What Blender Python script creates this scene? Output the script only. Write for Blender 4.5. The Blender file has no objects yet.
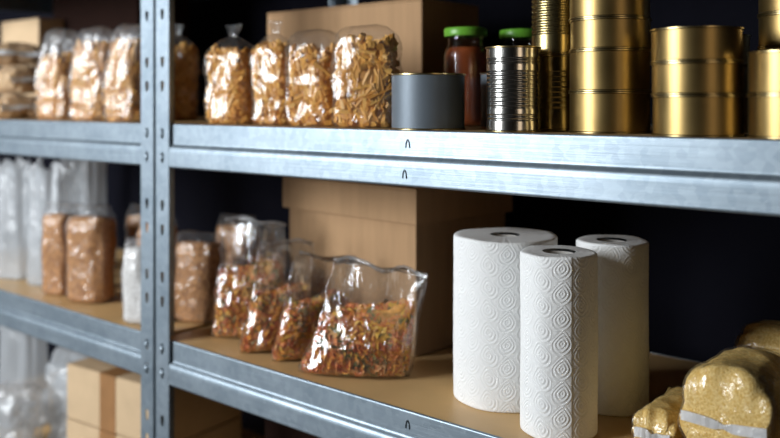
import bpy, math, random
import numpy as np
from mathutils import Vector, Matrix, noise
from mathutils.bvhtree import BVHTree

random.seed(7)
SC = bpy.context.scene
COL = SC.collection
PI = math.pi
SHELF_LOW, SHELF_MID, SHELF_TOP, SHELF_HIGH = 0.477, 0.850, 1.223, 1.596

# ------------------------------------------------------------------ materials
def new_mat(name):
    m = bpy.data.materials.new(name)
    m.use_nodes = True
    nt = m.node_tree
    for n in list(nt.nodes):
        nt.nodes.remove(n)
    out = nt.nodes.new('ShaderNodeOutputMaterial')
    return m, nt, out

def nd(nt, typ, **kw):
    n = nt.nodes.new(typ)
    for k, v in kw.items():
        if k.startswith('_'):
            setattr(n, k[1:], v)
        else:
            n.inputs[k.replace('__', ' ')].default_value = v
    return n

def ramp(nt, stops, interp='LINEAR'):
    r = nt.nodes.new('ShaderNodeValToRGB')
    r.color_ramp.interpolation = interp
    el = r.color_ramp.elements
    while len(el) > 1:
        el.remove(el[-1])
    el[0].position = stops[0][0]; el[0].color = (*stops[0][1], 1)
    for p, c in stops[1:]:
        e = el.new(p); e.color = (*c, 1)
    return r

def coords(nt, scale=(1, 1, 1)):
    tc = nt.nodes.new('ShaderNodeTexCoord')
    mp = nt.nodes.new('ShaderNodeMapping')
    mp.inputs['Scale'].default_value = scale
    nt.links.new(tc.outputs['Object'], mp.inputs['Vector'])
    return mp.outputs['Vector']

def plain(name, color, rough=0.6, metal=0.0, var=0.12, scale=30, bump=0.0, bscale=200,
          stretch=(1, 1, 1), spec=0.5, coat=0.0, transmission=0.0, sub=0.0, rvar=0.0):
    """principled surface whose colour wavers with a noise, with an optional fine bump"""
    m, nt, out = new_mat(name)
    b = nt.nodes.new('ShaderNodeBsdfPrincipled')
    b.inputs['Roughness'].default_value = rough
    b.inputs['Metallic'].default_value = metal
    b.inputs['Specular IOR Level'].default_value = spec
    b.inputs['Coat Weight'].default_value = coat
    v = coords(nt, stretch)
    n = nd(nt, 'ShaderNodeTexNoise', Scale=scale, Detail=4.0)
    nt.links.new(v, n.inputs['Vector'])
    lo = tuple(max(0, c * (1 - var)) for c in color)
    hi = tuple(min(1, c * (1 + var)) for c in color)
    r = ramp(nt, [(0.3, lo), (0.7, hi)])
    nt.links.new(n.outputs['Fac'], r.inputs['Fac'])
    nt.links.new(r.outputs['Color'], b.inputs['Base Color'])
    if rvar:
        mr = nd(nt, 'ShaderNodeMapRange')
        mr.inputs['To Min'].default_value = rough - rvar
        mr.inputs['To Max'].default_value = rough + rvar
        nt.links.new(n.outputs['Fac'], mr.inputs['Value'])
        nt.links.new(mr.outputs['Result'], b.inputs['Roughness'])
    if bump:
        n2 = nd(nt, 'ShaderNodeTexNoise', Scale=bscale, Detail=3.0)
        nt.links.new(v, n2.inputs['Vector'])
        bp = nd(nt, 'ShaderNodeBump', Strength=bump, Distance=0.002)
        nt.links.new(n2.outputs['Fac'], bp.inputs['Height'])
        nt.links.new(bp.outputs['Normal'], b.inputs['Normal'])
    nt.links.new(b.outputs['BSDF'], out.inputs['Surface'])
    return m

def galvanised():
    m, nt, out = new_mat('galvanised_steel')
    b = nt.nodes.new('ShaderNodeBsdfPrincipled')
    v = coords(nt)
    vo = nd(nt, 'ShaderNodeTexVoronoi', Scale=110.0)
    nt.links.new(v, vo.inputs['Vector'])
    n = nd(nt, 'ShaderNodeTexNoise', Scale=14.0, Detail=5.0)
    nt.links.new(v, n.inputs['Vector'])
    vs = coords(nt, (2, 30, 160))
    ns = nd(nt, 'ShaderNodeTexNoise', Scale=3.0, Detail=4.0)
    nt.links.new(vs, ns.inputs['Vector'])
    a = nd(nt, 'ShaderNodeMix', Factor=0.22); a.data_type = 'RGBA'
    r = ramp(nt, [(0.25, (0.215, 0.27, 0.32)), (0.75, (0.325, 0.385, 0.44))])
    nt.links.new(n.outputs['Fac'], r.inputs['Fac'])
    nt.links.new(r.outputs['Color'], a.inputs[6])
    r2 = ramp(nt, [(0.2, (0.19, 0.235, 0.27)), (0.8, (0.41, 0.465, 0.505))])
    nt.links.new(vo.outputs['Color'], r2.inputs['Fac'])
    nt.links.new(r2.outputs['Color'], a.inputs[7])
    nt.links.new(a.outputs[2], b.inputs['Base Color'])
    b.inputs['Metallic'].default_value = 0.82
    mr = nd(nt, 'ShaderNodeMapRange'); mr.inputs['To Min'].default_value = 0.36; mr.inputs['To Max'].default_value = 0.58
    nt.links.new(ns.outputs['Fac'], mr.inputs['Value'])
    nt.links.new(mr.outputs['Result'], b.inputs['Roughness'])
    bp = nd(nt, 'ShaderNodeBump', Strength=0.12, Distance=0.001)
    nt.links.new(ns.outputs['Fac'], bp.inputs['Height'])
    nt.links.new(bp.outputs['Normal'], b.inputs['Normal'])
    nt.links.new(b.outputs['BSDF'], out.inputs['Surface'])
    return m

def film(name, haze=0.08, tint=(0.97, 0.97, 0.97), rough=0.14, gloss=1.0, bump=0.5, bscale=34, haze_col=(0.9, 0.92, 0.95), tall=0.55):
    """thin clear packing film: see-through, crinkled, shiny at the creases"""
    m, nt, out = new_mat(name)
    v = coords(nt, (1, 1, tall))
    n = nd(nt, 'ShaderNodeTexNoise', Scale=float(bscale), Detail=3.0, Distortion=1.6)
    nt.links.new(v, n.inputs['Vector'])
    vo = nd(nt, 'ShaderNodeTexVoronoi', Scale=float(bscale) * 1.3)
    vo.feature = 'DISTANCE_TO_EDGE'
    nt.links.new(v, vo.inputs['Vector'])
    ad = nd(nt, 'ShaderNodeMath'); ad.operation = 'MULTIPLY_ADD'
    nt.links.new(vo.outputs['Distance'], ad.inputs[0]); ad.inputs[1].default_value = -0.6
    nt.links.new(n.outputs['Fac'], ad.inputs[2])
    bp = nd(nt, 'ShaderNodeBump', Strength=bump, Distance=0.012)
    nt.links.new(ad.outputs[0], bp.inputs['Height'])
    tr = nd(nt, 'ShaderNodeBsdfTransparent'); tr.inputs['Color'].default_value = (*tint, 1)
    gl = nd(nt, 'ShaderNodeBsdfGlossy', Roughness=rough)
    nt.links.new(bp.outputs['Normal'], gl.inputs['Normal'])
    fr = nd(nt, 'ShaderNodeLayerWeight', Blend=0.5)
    nt.links.new(bp.outputs['Normal'], fr.inputs['Normal'])
    pw = nd(nt, 'ShaderNodeMath'); pw.operation = 'POWER'
    nt.links.new(fr.outputs['Facing'], pw.inputs[0]); pw.inputs[1].default_value = 4.0
    fm = nd(nt, 'ShaderNodeMath'); fm.operation = 'MULTIPLY_ADD'; fm.use_clamp = True
    nt.links.new(pw.outputs[0], fm.inputs[0]); fm.inputs[1].default_value = 0.55 * gloss; fm.inputs[2].default_value = 0.085 * gloss
    df = nd(nt, 'ShaderNodeBsdfDiffuse'); df.inputs['Color'].default_value = (*haze_col, 1)
    tl = nd(nt, 'ShaderNodeBsdfTranslucent'); tl.inputs['Color'].default_value = (*haze_col, 1)
    hz = nd(nt, 'ShaderNodeMixShader', Fac=0.35)
    nt.links.new(df.outputs[0], hz.inputs[1]); nt.links.new(tl.outputs[0], hz.inputs[2])
    m1 = nd(nt, 'ShaderNodeMixShader', Fac=haze)
    nt.links.new(tr.outputs[0], m1.inputs[1]); nt.links.new(hz.outputs[0], m1.inputs[2])
    m2 = nt.nodes.new('ShaderNodeMixShader')
    nt.links.new(fm.outputs[0], m2.inputs['Fac'])
    nt.links.new(m1.outputs[0], m2.inputs[1]); nt.links.new(gl.outputs[0], m2.inputs[2])
    nt.links.new(m2.outputs[0], out.inputs['Surface'])
    return m

def islands(name, stops, rough=0.5, interp='CONSTANT', sub=0.0):
    """each separate piece of a filling takes one colour of the mix"""
    m, nt, out = new_mat(name)
    b = nt.nodes.new('ShaderNodeBsdfPrincipled')
    b.inputs['Roughness'].default_value = rough
    b.inputs['Subsurface Weight'].default_value = sub
    b.inputs['Subsurface Scale'].default_value = 0.004
    g = nt.nodes.new('ShaderNodeNewGeometry')
    r = ramp(nt, stops, interp)
    nt.links.new(g.outputs['Random Per Island'], r.inputs['Fac'])
    nt.links.new(r.outputs['Color'], b.inputs['Base Color'])
    nt.links.new(b.outputs['BSDF'], out.inputs['Surface'])
    return m

def grain(name, dark, light, scale=420.0, rough=0.7, bump=0.6):
    """a mass of small grains: cellular colour and bump"""
    m, nt, out = new_mat(name)
    b = nt.nodes.new('ShaderNodeBsdfPrincipled')
    b.inputs['Roughness'].default_value = rough
    v = coords(nt)
    vo = nd(nt, 'ShaderNodeTexVoronoi', Scale=scale)
    nt.links.new(v, vo.inputs['Vector'])
    sp = nt.nodes.new('ShaderNodeSeparateColor')
    nt.links.new(vo.outputs['Color'], sp.inputs['Color'])
    r = ramp(nt, [(0.1, dark), (0.9, light)])
    nt.links.new(sp.outputs[0], r.inputs['Fac'])
    nt.links.new(r.outputs['Color'], b.inputs['Base Color'])
    bp = nd(nt, 'ShaderNodeBump', Strength=bump, Distance=0.002)
    bp.invert = True
    nt.links.new(vo.outputs['Distance'], bp.inputs['Height'])
    nt.links.new(bp.outputs['Normal'], b.inputs['Normal'])
    nt.links.new(b.outputs['BSDF'], out.inputs['Surface'])
    return m

M = dict(
    steel=galvanised(),
    board=plain('hardboard', (0.62, 0.395, 0.175), 0.42, var=0.10, scale=9, bump=0.05, bscale=300, spec=0.4),
    kraft=plain('kraft_cardboard', (0.40, 0.245, 0.13), 0.85, var=0.07, scale=22, bump=0.06, bscale=90, stretch=(3, 3, 0.4), spec=0.2),
    kraft_pale=plain('pale_cardboard', (0.54, 0.39, 0.24), 0.85, var=0.06, scale=20, bump=0.05, bscale=90, spec=0.2),
    kraft_shade=plain('shade_cardboard', (0.017, 0.008, 0.006), 0.85, var=0.10, scale=20, spec=0.05),  # near-black brown puts the shade of unlit box sides into the colour
    tape=plain('brown_packing_tape', (0.30, 0.15, 0.06), 0.35, var=0.1, scale=30),
    wall=plain('dark_navy_paint', (0.006, 0.006, 0.010), 0.85, var=0.15, scale=4, spec=0.05),
    room=plain('grey_plaster', (0.045, 0.042, 0.040), 0.9, var=0.1, scale=3, spec=0.2),
    concrete=plain('concrete_floor', (0.07, 0.064, 0.06), 0.7, var=0.2, scale=5, bump=0.2, bscale=40),
    frame=plain('white_window_frame', (0.7, 0.7, 0.68), 0.5, var=0.03),
    gold=plain('gold_lacquered_tin', (0.32, 0.220, 0.085), 0.37, 1.0, var=0.12, scale=16, bump=0.05, bscale=30, rvar=0.06),
    gold_rim=plain('gold_tin_rim', (0.38, 0.29, 0.14), 0.28, 1.0, var=0.05),
    tin=plain('bare_tinplate', (0.56, 0.545, 0.51), 0.20, 1.0, var=0.05, scale=40, bump=0.03, bscale=60),
    gold_ribbed=plain('gold_ribbed_tin', (0.36, 0.28, 0.125), 0.25, 1.0, var=0.06, scale=40),
    grey_paint=plain('slate_grey_can_lacquer', (0.155, 0.185, 0.215), 0.5, 0.35, var=0.05, scale=30, bump=0.03, bscale=120, spec=0.4),
    paper=plain('white_kitchen_paper', (0.84, 0.84, 0.83), 0.95, var=0.015, scale=90, bump=0.10, bscale=900, spec=0.1),
    core=plain('grey_card_core', (0.62, 0.59, 0.55), 0.9, var=0.06, scale=60),
    lid_green=plain('green_lid_enamel', (0.14, 0.40, 0.035), 0.35, var=0.04),
    sauce=plain('red_brown_sauce', (0.42, 0.10, 0.03), 0.35, var=0.18, scale=45),
    navy=plain('navy_plastic', (0.02, 0.035, 0.075), 0.4, var=0.1),
    penne_core=plain('amber_pasta_mass', (0.52, 0.23, 0.04), 0.6, var=0.3, scale=90),
    penne=islands('amber_pasta', [(0, (0.66, 0.31, 0.05)), (0.25, (0.73, 0.37, 0.07)), (0.5, (0.58, 0.25, 0.035)), (0.75, (0.76, 0.42, 0.10))], 0.45),
    tri_core=plain('mixed_pasta_mass', (0.66, 0.32, 0.08), 0.6, var=0.3, scale=120),
    tri=islands('three_colour_pasta', [(0, (0.84, 0.38, 0.06)), (0.22, (0.70, 0.20, 0.06)), (0.40, (0.88, 0.52, 0.08)),
                                       (0.55, (0.80, 0.29, 0.09)), (0.72, (0.26, 0.22, 0.07)), (0.82, (0.76, 0.38, 0.14)), (0.95, (0.15, 0.14, 0.06))], 0.5),
    millet=grain('golden_grain', (0.78, 0.47, 0.10), (0.97, 0.70, 0.27), 520, bump=0.35),
    buckwheat=grain('brown_grain', (0.27, 0.105, 0.030), (0.58, 0.28, 0.095), 300),
    rice=grain('white_grain', (0.62, 0.58, 0.54), (0.88, 0.86, 0.83), 380),
    tan=grain('tan_filling', (0.52, 0.30, 0.12), (0.80, 0.52, 0.25), 160),
    film=film('clear_film', 0.035, rough=0.16, gloss=0.8, bump=0.34, bscale=26),
    film_bright=film('crinkled_sheen_film', 0.12, rough=0.26, gloss=1.0, bump=0.5, bscale=24),  # extra white haze imitates the window-lit sides of the bags
    film_grain=film('tight_film', 0.03, rough=0.20, gloss=0.8, bump=0.45, bscale=40),
    film_milky=film('milky_film', 0.42, rough=0.32, gloss=0.8, bump=0.4, bscale=22, haze_col=(0.82, 0.86, 0.90)),
    film_streak=film('folded_film', 0.035, rough=0.13, gloss=1.5, bump=0.6, bscale=30, tall=0.22),
    white_seal=film('white_heat_seal', 0.75, rough=0.3, gloss=0.8, bump=0.5, bscale=90),
    seal=film('heat_seal', 0.28, rough=0.2, gloss=2.2, bump=0.3, bscale=60),
    glass=film('jar_glass', 0.0, tint=(0.96, 0.96, 0.95), rough=0.03, gloss=0.9, bump=0.0),
    black=plain('slot_shade_black', (0.006, 0.009, 0.01), 0.9, var=0.0, spec=0.1),
)

# ------------------------------------------------------------------ mesh helpers
def link_mesh(name, verts, faces, mat, parent=None, smooth=True, loc=None):
    me = bpy.data.meshes.new(name)
    me.from_pydata([tuple(v) for v in verts], [], faces)
    me.update()
    if smooth:
        me.polygons.foreach_set('use_smooth', [True] * len(me.polygons))
    me.materials.append(mat)
    o = bpy.data.objects.new(name, me)
    COL.objects.link(o)
    if parent is not None:
        o.parent = parent
    if loc is not None:
        o.location = loc
    return o

def thing(name, label, cat, loc=(0, 0, 0), rotz=0.0, group=None):
    o = bpy.data.objects.new(name, None)
    o.empty_display_size = 0.05
    COL.objects.link(o)
    o.location = loc
    o.rotation_euler = (0, 0, rotz)
    o['label'] = label
    o['category'] = cat
    if group:
        o['group'] = group
    return o

def dup(root, label, loc, rotz=0.0, scale=None):
    """copy of a thing with copies of its parts and sub-parts"""
    r = root.copy(); COL.objects.link(r)
    r.location = loc; r.rotation_euler = (0, 0, rotz)
    if scale:
        r.scale = scale
    r['label'] = label
    for ch in list(root.children):
        c = ch.copy(); COL.objects.link(c); c.parent = r
        for g in list(ch.children):
            d = g.copy(); COL.objects.link(d); d.parent = c
    return r

def structure(o):
    o['kind'] = 'structure'
    return o

def stuff(o):
    o['kind'] = 'stuff'
    return o

class MB:
    """collects shapes for ONE mesh"""
    def __init__(self):
        self.v = []; self.f = []
    def add(self, verts, faces):
        b = len(self.v)
        self.v += [tuple(p) for p in verts]
        self.f += [tuple(b + i for i in f) for f in faces]
        return self
    def box(self, x0, x1, y0, y1, z0, z1):
        p = [(x, y, z) for z in (z0, z1) for y in (y0, y1) for x in (x0, x1)]
        return self.add(p, [(0, 2, 3, 1), (4, 5, 7, 6), (0, 1, 5, 4), (2, 6, 7, 3), (0, 4, 6, 2), (1, 3, 7, 5)])
    def lathe(self, prof, n=48, cap0=True, cap1=True, center=(0, 0)):
        vs = []; fs = []
        for r, z in prof:
            for i in range(n):
                a = 2 * PI * i / n
                vs.append((center[0] + r * math.cos(a), center[1] + r * math.sin(a), z))
        for j in range(len(prof) - 1):
            for i in range(n):
                k = (i + 1) % n
                fs.append((j * n + i, j * n + k, (j + 1) * n + k, (j + 1) * n + i))
        if cap0:
            fs.append(tuple(reversed(range(n))))
        if cap1:
            fs.append(tuple(range((len(prof) - 1) * n, len(prof) * n)))
        return self.add(vs, fs)
    def build(self, name, mat, parent=None, smooth=False, bevel=0.0, loc=None, seg=2):
        o = link_mesh(name, self.v, self.f, mat, parent, smooth, loc)
        if bevel:
            m = o.modifiers.new('bevel', 'BEVEL')
            m.width = bevel; m.segments = seg; m.limit_method = 'ANGLE'
        return o

def sharp(o, deg=35):
    o.data.set_sharp_from_angle(angle=math.radians(deg))
    return o

# ------------------------------------------------------------------ setting
ROOM = (-2.7, 2.7, -2.7, 0.62, 0.0, 2.75)
X0, X1, Y0, Y1, Z0, Z1 = ROOM
structure(MB().box(X0 - .1, X1 + .1, Y0 - .1, Y1 + .1, -0.1, 0.0).build('floor', M['concrete']))
structure(MB().box(X0 - .1, X1 + .1, Y0 - .1, Y1 + .1, Z1, Z1 + .1).build('ceiling', M['room']))
structure(MB().box(X0, X1, Y1, Y1 + .1, 0, Z1).build('wall_back', M['wall']))

WIN1 = (-2.15, -0.45, 1.10, 2.60)      # x0, x1, z0, z1 in the wall behind the camera; unseen, invented to supply the light
wf = MB()
wf.box(X0, WIN1[0], Y0 - .1, Y0, 0, Z1)
wf.box(WIN1[1], X1, Y0 - .1, Y0, 0, Z1)
wf.box(WIN1[0], WIN1[1], Y0 - .1, Y0, 0, WIN1[2])
wf.box(WIN1[0], WIN1[1], Y0 - .1, Y0, WIN1[3], Z1)
structure(wf.build('wall_front', M['room']))
WIN2 = (-1.55, -0.75, 0.9, 2.0)        # y0, y1, z0, z1 in the right wall; unseen, invented for a weak warm light
wr = MB()
wr.box(X1, X1 + .1, Y0, WIN2[0], 0, Z1)
wr.box(X1, X1 + .1, WIN2[1], Y1, 0, Z1)
wr.box(X1, X1 + .1, WIN2[0], WIN2[1], 0, WIN2[2])
wr.box(X1, X1 + .1, WIN2[0], WIN2[1], WIN2[3], Z1)
structure(wr.build('wall_right', M['room']))
structure(MB().box(X0 - .1, X0, Y0, Y1, 0, Z1).build('wall_left', M['room']))

def window_frame(name, horizontal, a0, a1, z0, z1, at_):
    m = MB()
    t, d = 0.05, 0.06
    def bx(p0, p1, q0, q1):
        if horizontal:
            m.box(p0, p1, at_ - d - .02, at_ - .02, q0, q1)
        else:
            m.box(at_ + .02, at_ + d + .02, p0, p1, q0, q1)
    bx(a0, a0 + t, z0, z1); bx(a1 - t, a1, z0, z1)
    bx(a0 + t, a1 - t, z0, z0 + t); bx(a0 + t, a1 - t, z1 - t, z1)
    c = (a0 + a1) / 2
    bx(c - .02, c + .02, z0 + t, z1 - t)
    return structure(m.build(name, M['frame']))
window_frame('unseen_window_1', True, *WIN1, Y0)
window_frame('unseen_window_2', False, *WIN2, X1)

# ------------------------------------------------------------------ shelving racks
BAY = 1.085          # clear span of a bay between upright outer edges
DEPTH = 0.48
BEAM_H = 0.0745
FL = 0.0370          # flange of the angle upright

def slot_positions(z0, z1):
    zs = []
    z = 1.3306 - 0.124 * 12
    while z < z1 - 0.03:
        for q in (z, z - 0.042):
            if z0 + 0.03 < q < z1 - 0.03:
                zs.append(q)
        z += 0.124
    return sorted(zs)

def slotted_strip(z0, z1, width):
    """flat steel strip in (s, z) with a column of tapered holes; returns verts (s,0,z), faces"""
    mb = MB()
    zs = slot_positions(z0, z1)
    c0, c1 = width * 0.5 - 0.0085, width * 0.5 + 0.0085
    def quad(s0, s1, a, b):
        mb.add([(s0, 0, a), (s1, 0, a), (s1, 0, b), (s0, 0, b)], [(0, 1, 2, 3)])
    quad(0.0, c0, z0, z1); quad(c1, width, z0, z1)
    cur = z0
    for q in zs:
        a, b = q - 0.0135, q + 0.0135
        quad(c0, c1, cur, a)
        out = [(c0, 0, a), (c1, 0, a), (c1, 0, b), (c0, 0, b)]
        m = width * 0.5
        inn = [(m - 0.0026, 0, q - 0.0095), (m + 0.0026, 0, q - 0.0095), (m + 0.0048, 0, q + 0.001),
               (m + 0.0040, 0, q + 0.0085), (m - 0.0040, 0, q + 0.0085), (m - 0.0048, 0, q + 0.001)]
        mb.add(out + inn, [(0, 1, 5, 4), (1, 2, 7, 6), (1, 6, 5), (2, 3, 8, 7), (3, 0, 9, 8), (0, 4, 9)])
        cur = b
    quad(c0, c1, cur, z1)
    return mb.v, mb.f

def upright(parent, x, y, sx, sy, z1):
    """angle post: one flange across the front, one running back; corner at (x, y)"""
    v, f = slotted_strip(0.0, z1, FL)
    mb = MB()
    mb.add([(x + sx * p[0], y, p[2]) for p in v], f)
    mb.add([(x, y + sy * p[0], p[2]) for p in v], f)
    # rolled lip along the free edge of the front flange
    mb.add([(x + sx * FL, y, 0), (x + sx * FL, y + sy * 0.0025, 0), (x + sx * FL, y + sy * 0.0025, z1), (x + sx * FL, y, z1)], [(0, 1, 2, 3)])
    o = mb.build('upright', M['steel'], parent)
    s = o.modifiers.new('thickness', 'SOLIDIFY'); s.thickness = 0.0016; s.offset = 0
    return o

def beam_profile():
    """(out, z) with out = distance the metal stands forward; z down from the shelf top"""
    t = 0.0014
    outer = [(-0.0035, 0.0), (-0.0018, 0.0), (-0.0006, -0.0006), (0.0, -0.0018), (0.0, -0.0030), (0.0, -0.0322), (0.0, -0.0335), (0.0005, -0.0352), (0.0018, -0.0366),
             (0.0034, -0.0379), (0.0048, -0.0394), (0.0058, -0.0413), (0.0064, -0.0440), (0.0066, -0.0475), (0.0066, -0.0490), (0.0066, -0.0710), (0.0066, -0.0722), (0.0060, -0.0738), (0.0045, -0.0745), (-0.018, -0.0745)]
    inner = [(-0.0035, -t), (-0.0024, -t), (-0.0018, -0.0018), (-t, -0.0026), (-t, -0.0036), (-t, -0.0328), (-t, -0.0341), (-t * .6, -0.0362), (0.0008, -0.0378),
             (0.0024, -0.0390), (0.0036, -0.0403), (0.0045, -0.0419), (0.0050, -0.0443), (0.0052, -0.0477), (0.0052, -0.0490), (0.0052, -0.0706), (0.0052, -0.0718), (0.0049, -0.0727), (0.0041, -0.0731), (-0.018, -0.0731)]
    return outer + inner[::-1]

def beam(parent, p0, p1, z, face):
    """Z-shaped edge beam from p0 to p1 (xy) with its face towards 'face' (unit xy)"""
    pr = beam_profile()
    n = len(pr)
    vs = []
    for p in (p0, p1):
        for o_, dz in pr:
            vs.append((p[0] + face[0] * o_, p[1] + face[1] * o_, z + dz))
    fs = []
    for i in range(n):
        k = (i + 1) % n
        fs.append((i, k, n + k, n + i))
    fs += [tuple(range(n))[::-1], tuple(range(n, 2 * n))]
    o = sharp(link_mesh('beam', vs, fs, M['steel'], parent, True), 50)
    return o

def tab_slot_shade(parent, x, z, yface):
    """small half-moon louvre: black crescents painted for the shade in its slots"""
    mb = MB()
    for s in (-1, 1):
        pts_o, pts_i = [], []
        for i in range(9):
            a = PI * (0.02 + 0.46 * i / 8)
            pts_o.append((x + s * 0.0042 * math.cos(a) * 1.0, z - 0.006 + 0.0125 * math.sin(a)))
            pts_i.append((x + s * (0.0017 * math.cos(a) + 0.0004), z - 0.006 + 0.0095 * math.sin(a)))
        k = len(pts_o)
        vs = [(p[0], yface - 0.0004, p[1]) for p in pts_o] + [(p[0], yface - 0.0004, p[1]) for p in pts_i]
        vs += [(p[0], yface + 0.0005, p[1]) for p in pts_o] + [(p[0], yface + 0.0005, p[1]) for p in pts_i]
        fs = [(i, i + 1, k + i + 1, k + i) for i in range(k - 1)]
        fs += [(2 * k + i + 1, 2 * k + i, 3 * k + i, 3 * k + i + 1) for i in range(k - 1)]
        fs += [(i + 1, i, 2 * k + i, 2 * k + i + 1) for i in range(k - 1)]
        mb.add(vs, fs)
    return mb.build('slot_shade', M['black'], parent)

def rivet(parent, x, z, y):
    prof = [(0.0, 0.0042), (0.003, 0.0036), (0.0046, 0.0018), (0.0054, -0.002)]
    mb = MB(); n = 14
    vs = []; fs = []
    for r, h in prof:
        for i in range(n):
            a = 2 * PI * i / n
            vs.append((x + r * math.cos(a), y - h, z + 1.25 * r * math.sin(a)))
    for j in range(len(prof) - 1):
        for i in range(n):
            k = (i + 1) % n
            fs.append((j * n + i, (j + 1) * n + i, (j + 1) * n + k, j * n + k))
    mb.add(vs, fs)
    return mb.build('rivet', M['steel'], parent, smooth=True)

def rack(x0, x1, label, tabs):
    t = thing('shelving_rack', label, 'shelving rack', ((x0 + x1) / 2, DEPTH / 2, 0), 0, 'galvanised shelving racks side by side')
    ox, oy = (x0 + x1) / 2, DEPTH / 2
    lx0, lx1, ly0, ly1 = x0 - ox, x1 - ox, -oy, oy
    H = 1.72
    upright(t, lx0, ly0, 1, 1, H); upright(t, lx1, ly0, -1, 1, H)
    upright(t, lx0, ly1, 1, -1, H); upright(t, lx1, ly1, -1, -1, H)
    for z in (0.10, SHELF_LOW, SHELF_MID, SHELF_TOP, SHELF_HIGH):
        e = 0.0015
        fb = beam(t, (lx0 + FL - .004, ly0 + .0062), (lx1 - FL + .004, ly0 + .0062), z, (0, -1))
        beam(t, (lx0 + FL - .004, ly1 - .0062), (lx1 - FL + .004, ly1 - .0062), z, (0, 1))
        beam(t, (lx0 + .012, ly0 + FL), (lx0 + .012, ly1 - FL), z - .0062, (-1, 0))
        beam(t, (lx1 - .012, ly0 + FL), (lx1 - .012, ly1 - FL), z - .0062, (1, 0))
        if tabs is not None and z in (SHELF_MID, SHELF_TOP):
            tab_slot_shade(fb, tabs - ox, z - 0.0185, ly0 + .0062)
            tab_slot_shade(fb, tabs - ox, z - 0.0585, ly0 + .0062 - 0.0066)
        for xx, sg in ((lx0 + FL / 2, 1), (lx1 - FL / 2, -1)):
            for zz in slot_positions(0, H):
                if z - BEAM_H - 0.002 < zz < z + 0.004:
                    rivet(fb, xx, zz, ly0 - 0.0008)
        MB().box(lx0 + .0042, lx1 - .0042, ly0 + .0068, ly1 - .0068, z - 0.0056, z - 0.0006).build('shelf_board', M['board'], t, bevel=0.0008)
    return t

BZ = -0.0005   # things stand on the board, a hair below the beam's rounded top edge
rack(-1.085, -0.0012, 'galvanised steel shelving rack on the left, holding the brown grain bags and taped cartons', None)
rack(0.0072, 1.092, 'galvanised steel shelving rack on the right, holding the kitchen rolls and tin cans', 0.565)

# ------------------------------------------------------------------ cartons
def wall_box(mb, w, d, z0, z1, t=0.004):
    mb.box(-w / 2, w / 2, -d / 2, d / 2, z0, z1)

def carton_lidded(label, cx, cy, z, w, d, h, lid_h, rot, mat='kraft', group=None):
    t = thing('cardboard_box', label, 'cardboard box', (cx, cy, z), rot, group)
    MB().box(-w / 2, w / 2, -d / 2, d / 2, 0, h - 0.006).build('body', M[mat], t, bevel=0.002)
    lid = MB()
    e = 0.009
    lid.box(-w / 2 - e, w / 2 + e, -d / 2 - e, d / 2 + e, h - 0.004, h)
    lid.box(-w / 2 - e, w / 2 + e, -d / 2 - e, -d / 2 - .0008, h - lid_h, h - 0.004)
    lid.box(-w / 2 - e, w / 2 + e, d / 2 + .0008, d / 2 + e, h - lid_h, h - 0.004)
    lid.box(-w / 2 - e, -w / 2 - .0008, -d / 2 - .0008, d / 2 + .0008, h - lid_h, h - 0.004)
    lid.box(w / 2 + .0008, w / 2 + e, -d / 2 - .0008, d / 2 + .0008, h - lid_h, h - 0.004)
    lid.build('lid', M[mat], t, bevel=0.0012)
    return t

def corner_place(corner, w, d, rot):
    """centre of a box whose front right bottom corner is given"""
    c, s = math.cos(rot), math.sin(rot)
    lx, ly = -w / 2, d / 2
    return corner[0] + lx * c - ly * s, corner[1] + lx * s + ly * c

def carton_taped(label, cx, cy, z, w, d, h, rot, mat='kraft_pale', group=None, tape=True):
    t = thing('cardboard_box', label, 'cardboard box', (cx, cy, z), rot, group)
    MB().box(-w / 2, w / 2, -d / 2, d / 2, 0, h).build('body', M[mat], t, bevel=0.003)
    f = MB()
    f.box(-w / 2 + .001, w / 2 - .001, -d / 2 + .001, -0.0012, h, h + 0.003)
    f.box(-w / 2 + .001, w / 2 - .001, 0.0012, d / 2 - .001, h, h + 0.003)
    f.build('top_flap', M[mat], t)
    if tape:
        m = MB()
        tw = 0.025
        tx = -0.014
        m.box(tx - tw, tx + tw, -d / 2 - .0008, -d / 2 - .0001, 0.0, h + .0038)
        m.box(tx - tw, tx + tw, -d / 2 - .0008, d / 2, h + .0031, h + .0038)
        m.build('packing_tape', M['tape'], t)
    return t

r7 = math.radians(-5)
cx, cy = corner_place((0.423, 0.203), 0.328, 0.235, r7)
carton_lidded('large brown lidded cardboard box behind the clear bags of mixed pasta', cx, cy, SHELF_MID + BZ, 0.328, 0.235, 0.272, 0.058, r7)
# top shelf: two stacked at the back
carton_taped('shade-coloured cardboard box under the plain box behind the pasta bags', 0.205, 0.344, SHELF_TOP + BZ, 0.385, 0.168, 0.082, 0.0, 'kraft_shade', 'boxes at the back of the top shelf', tape=False)
carton_taped('plain brown cardboard box at the back behind the standing pasta bags', 0.199, 0.342, SHELF_TOP + BZ + 0.0856, 0.388, 0.170, 0.125, 0.0, 'kraft', 'boxes at the back of the top shelf', tape=False)
# left rack, top shelf
carton_taped('beige cardboard box behind the bags lying on the top left', -0.905, 0.246, SHELF_TOP + BZ, 0.200, 0.07, 0.250, 0.0, 'kraft_pale', None, tape=False)
carton_taped('tall shade-coloured cardboard box behind the crinkled bags', -0.675, 0.360, SHELF_TOP + BZ, 0.390, 0.15, 0.340, 0.0, 'kraft_shade', None, tape=False)
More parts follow.
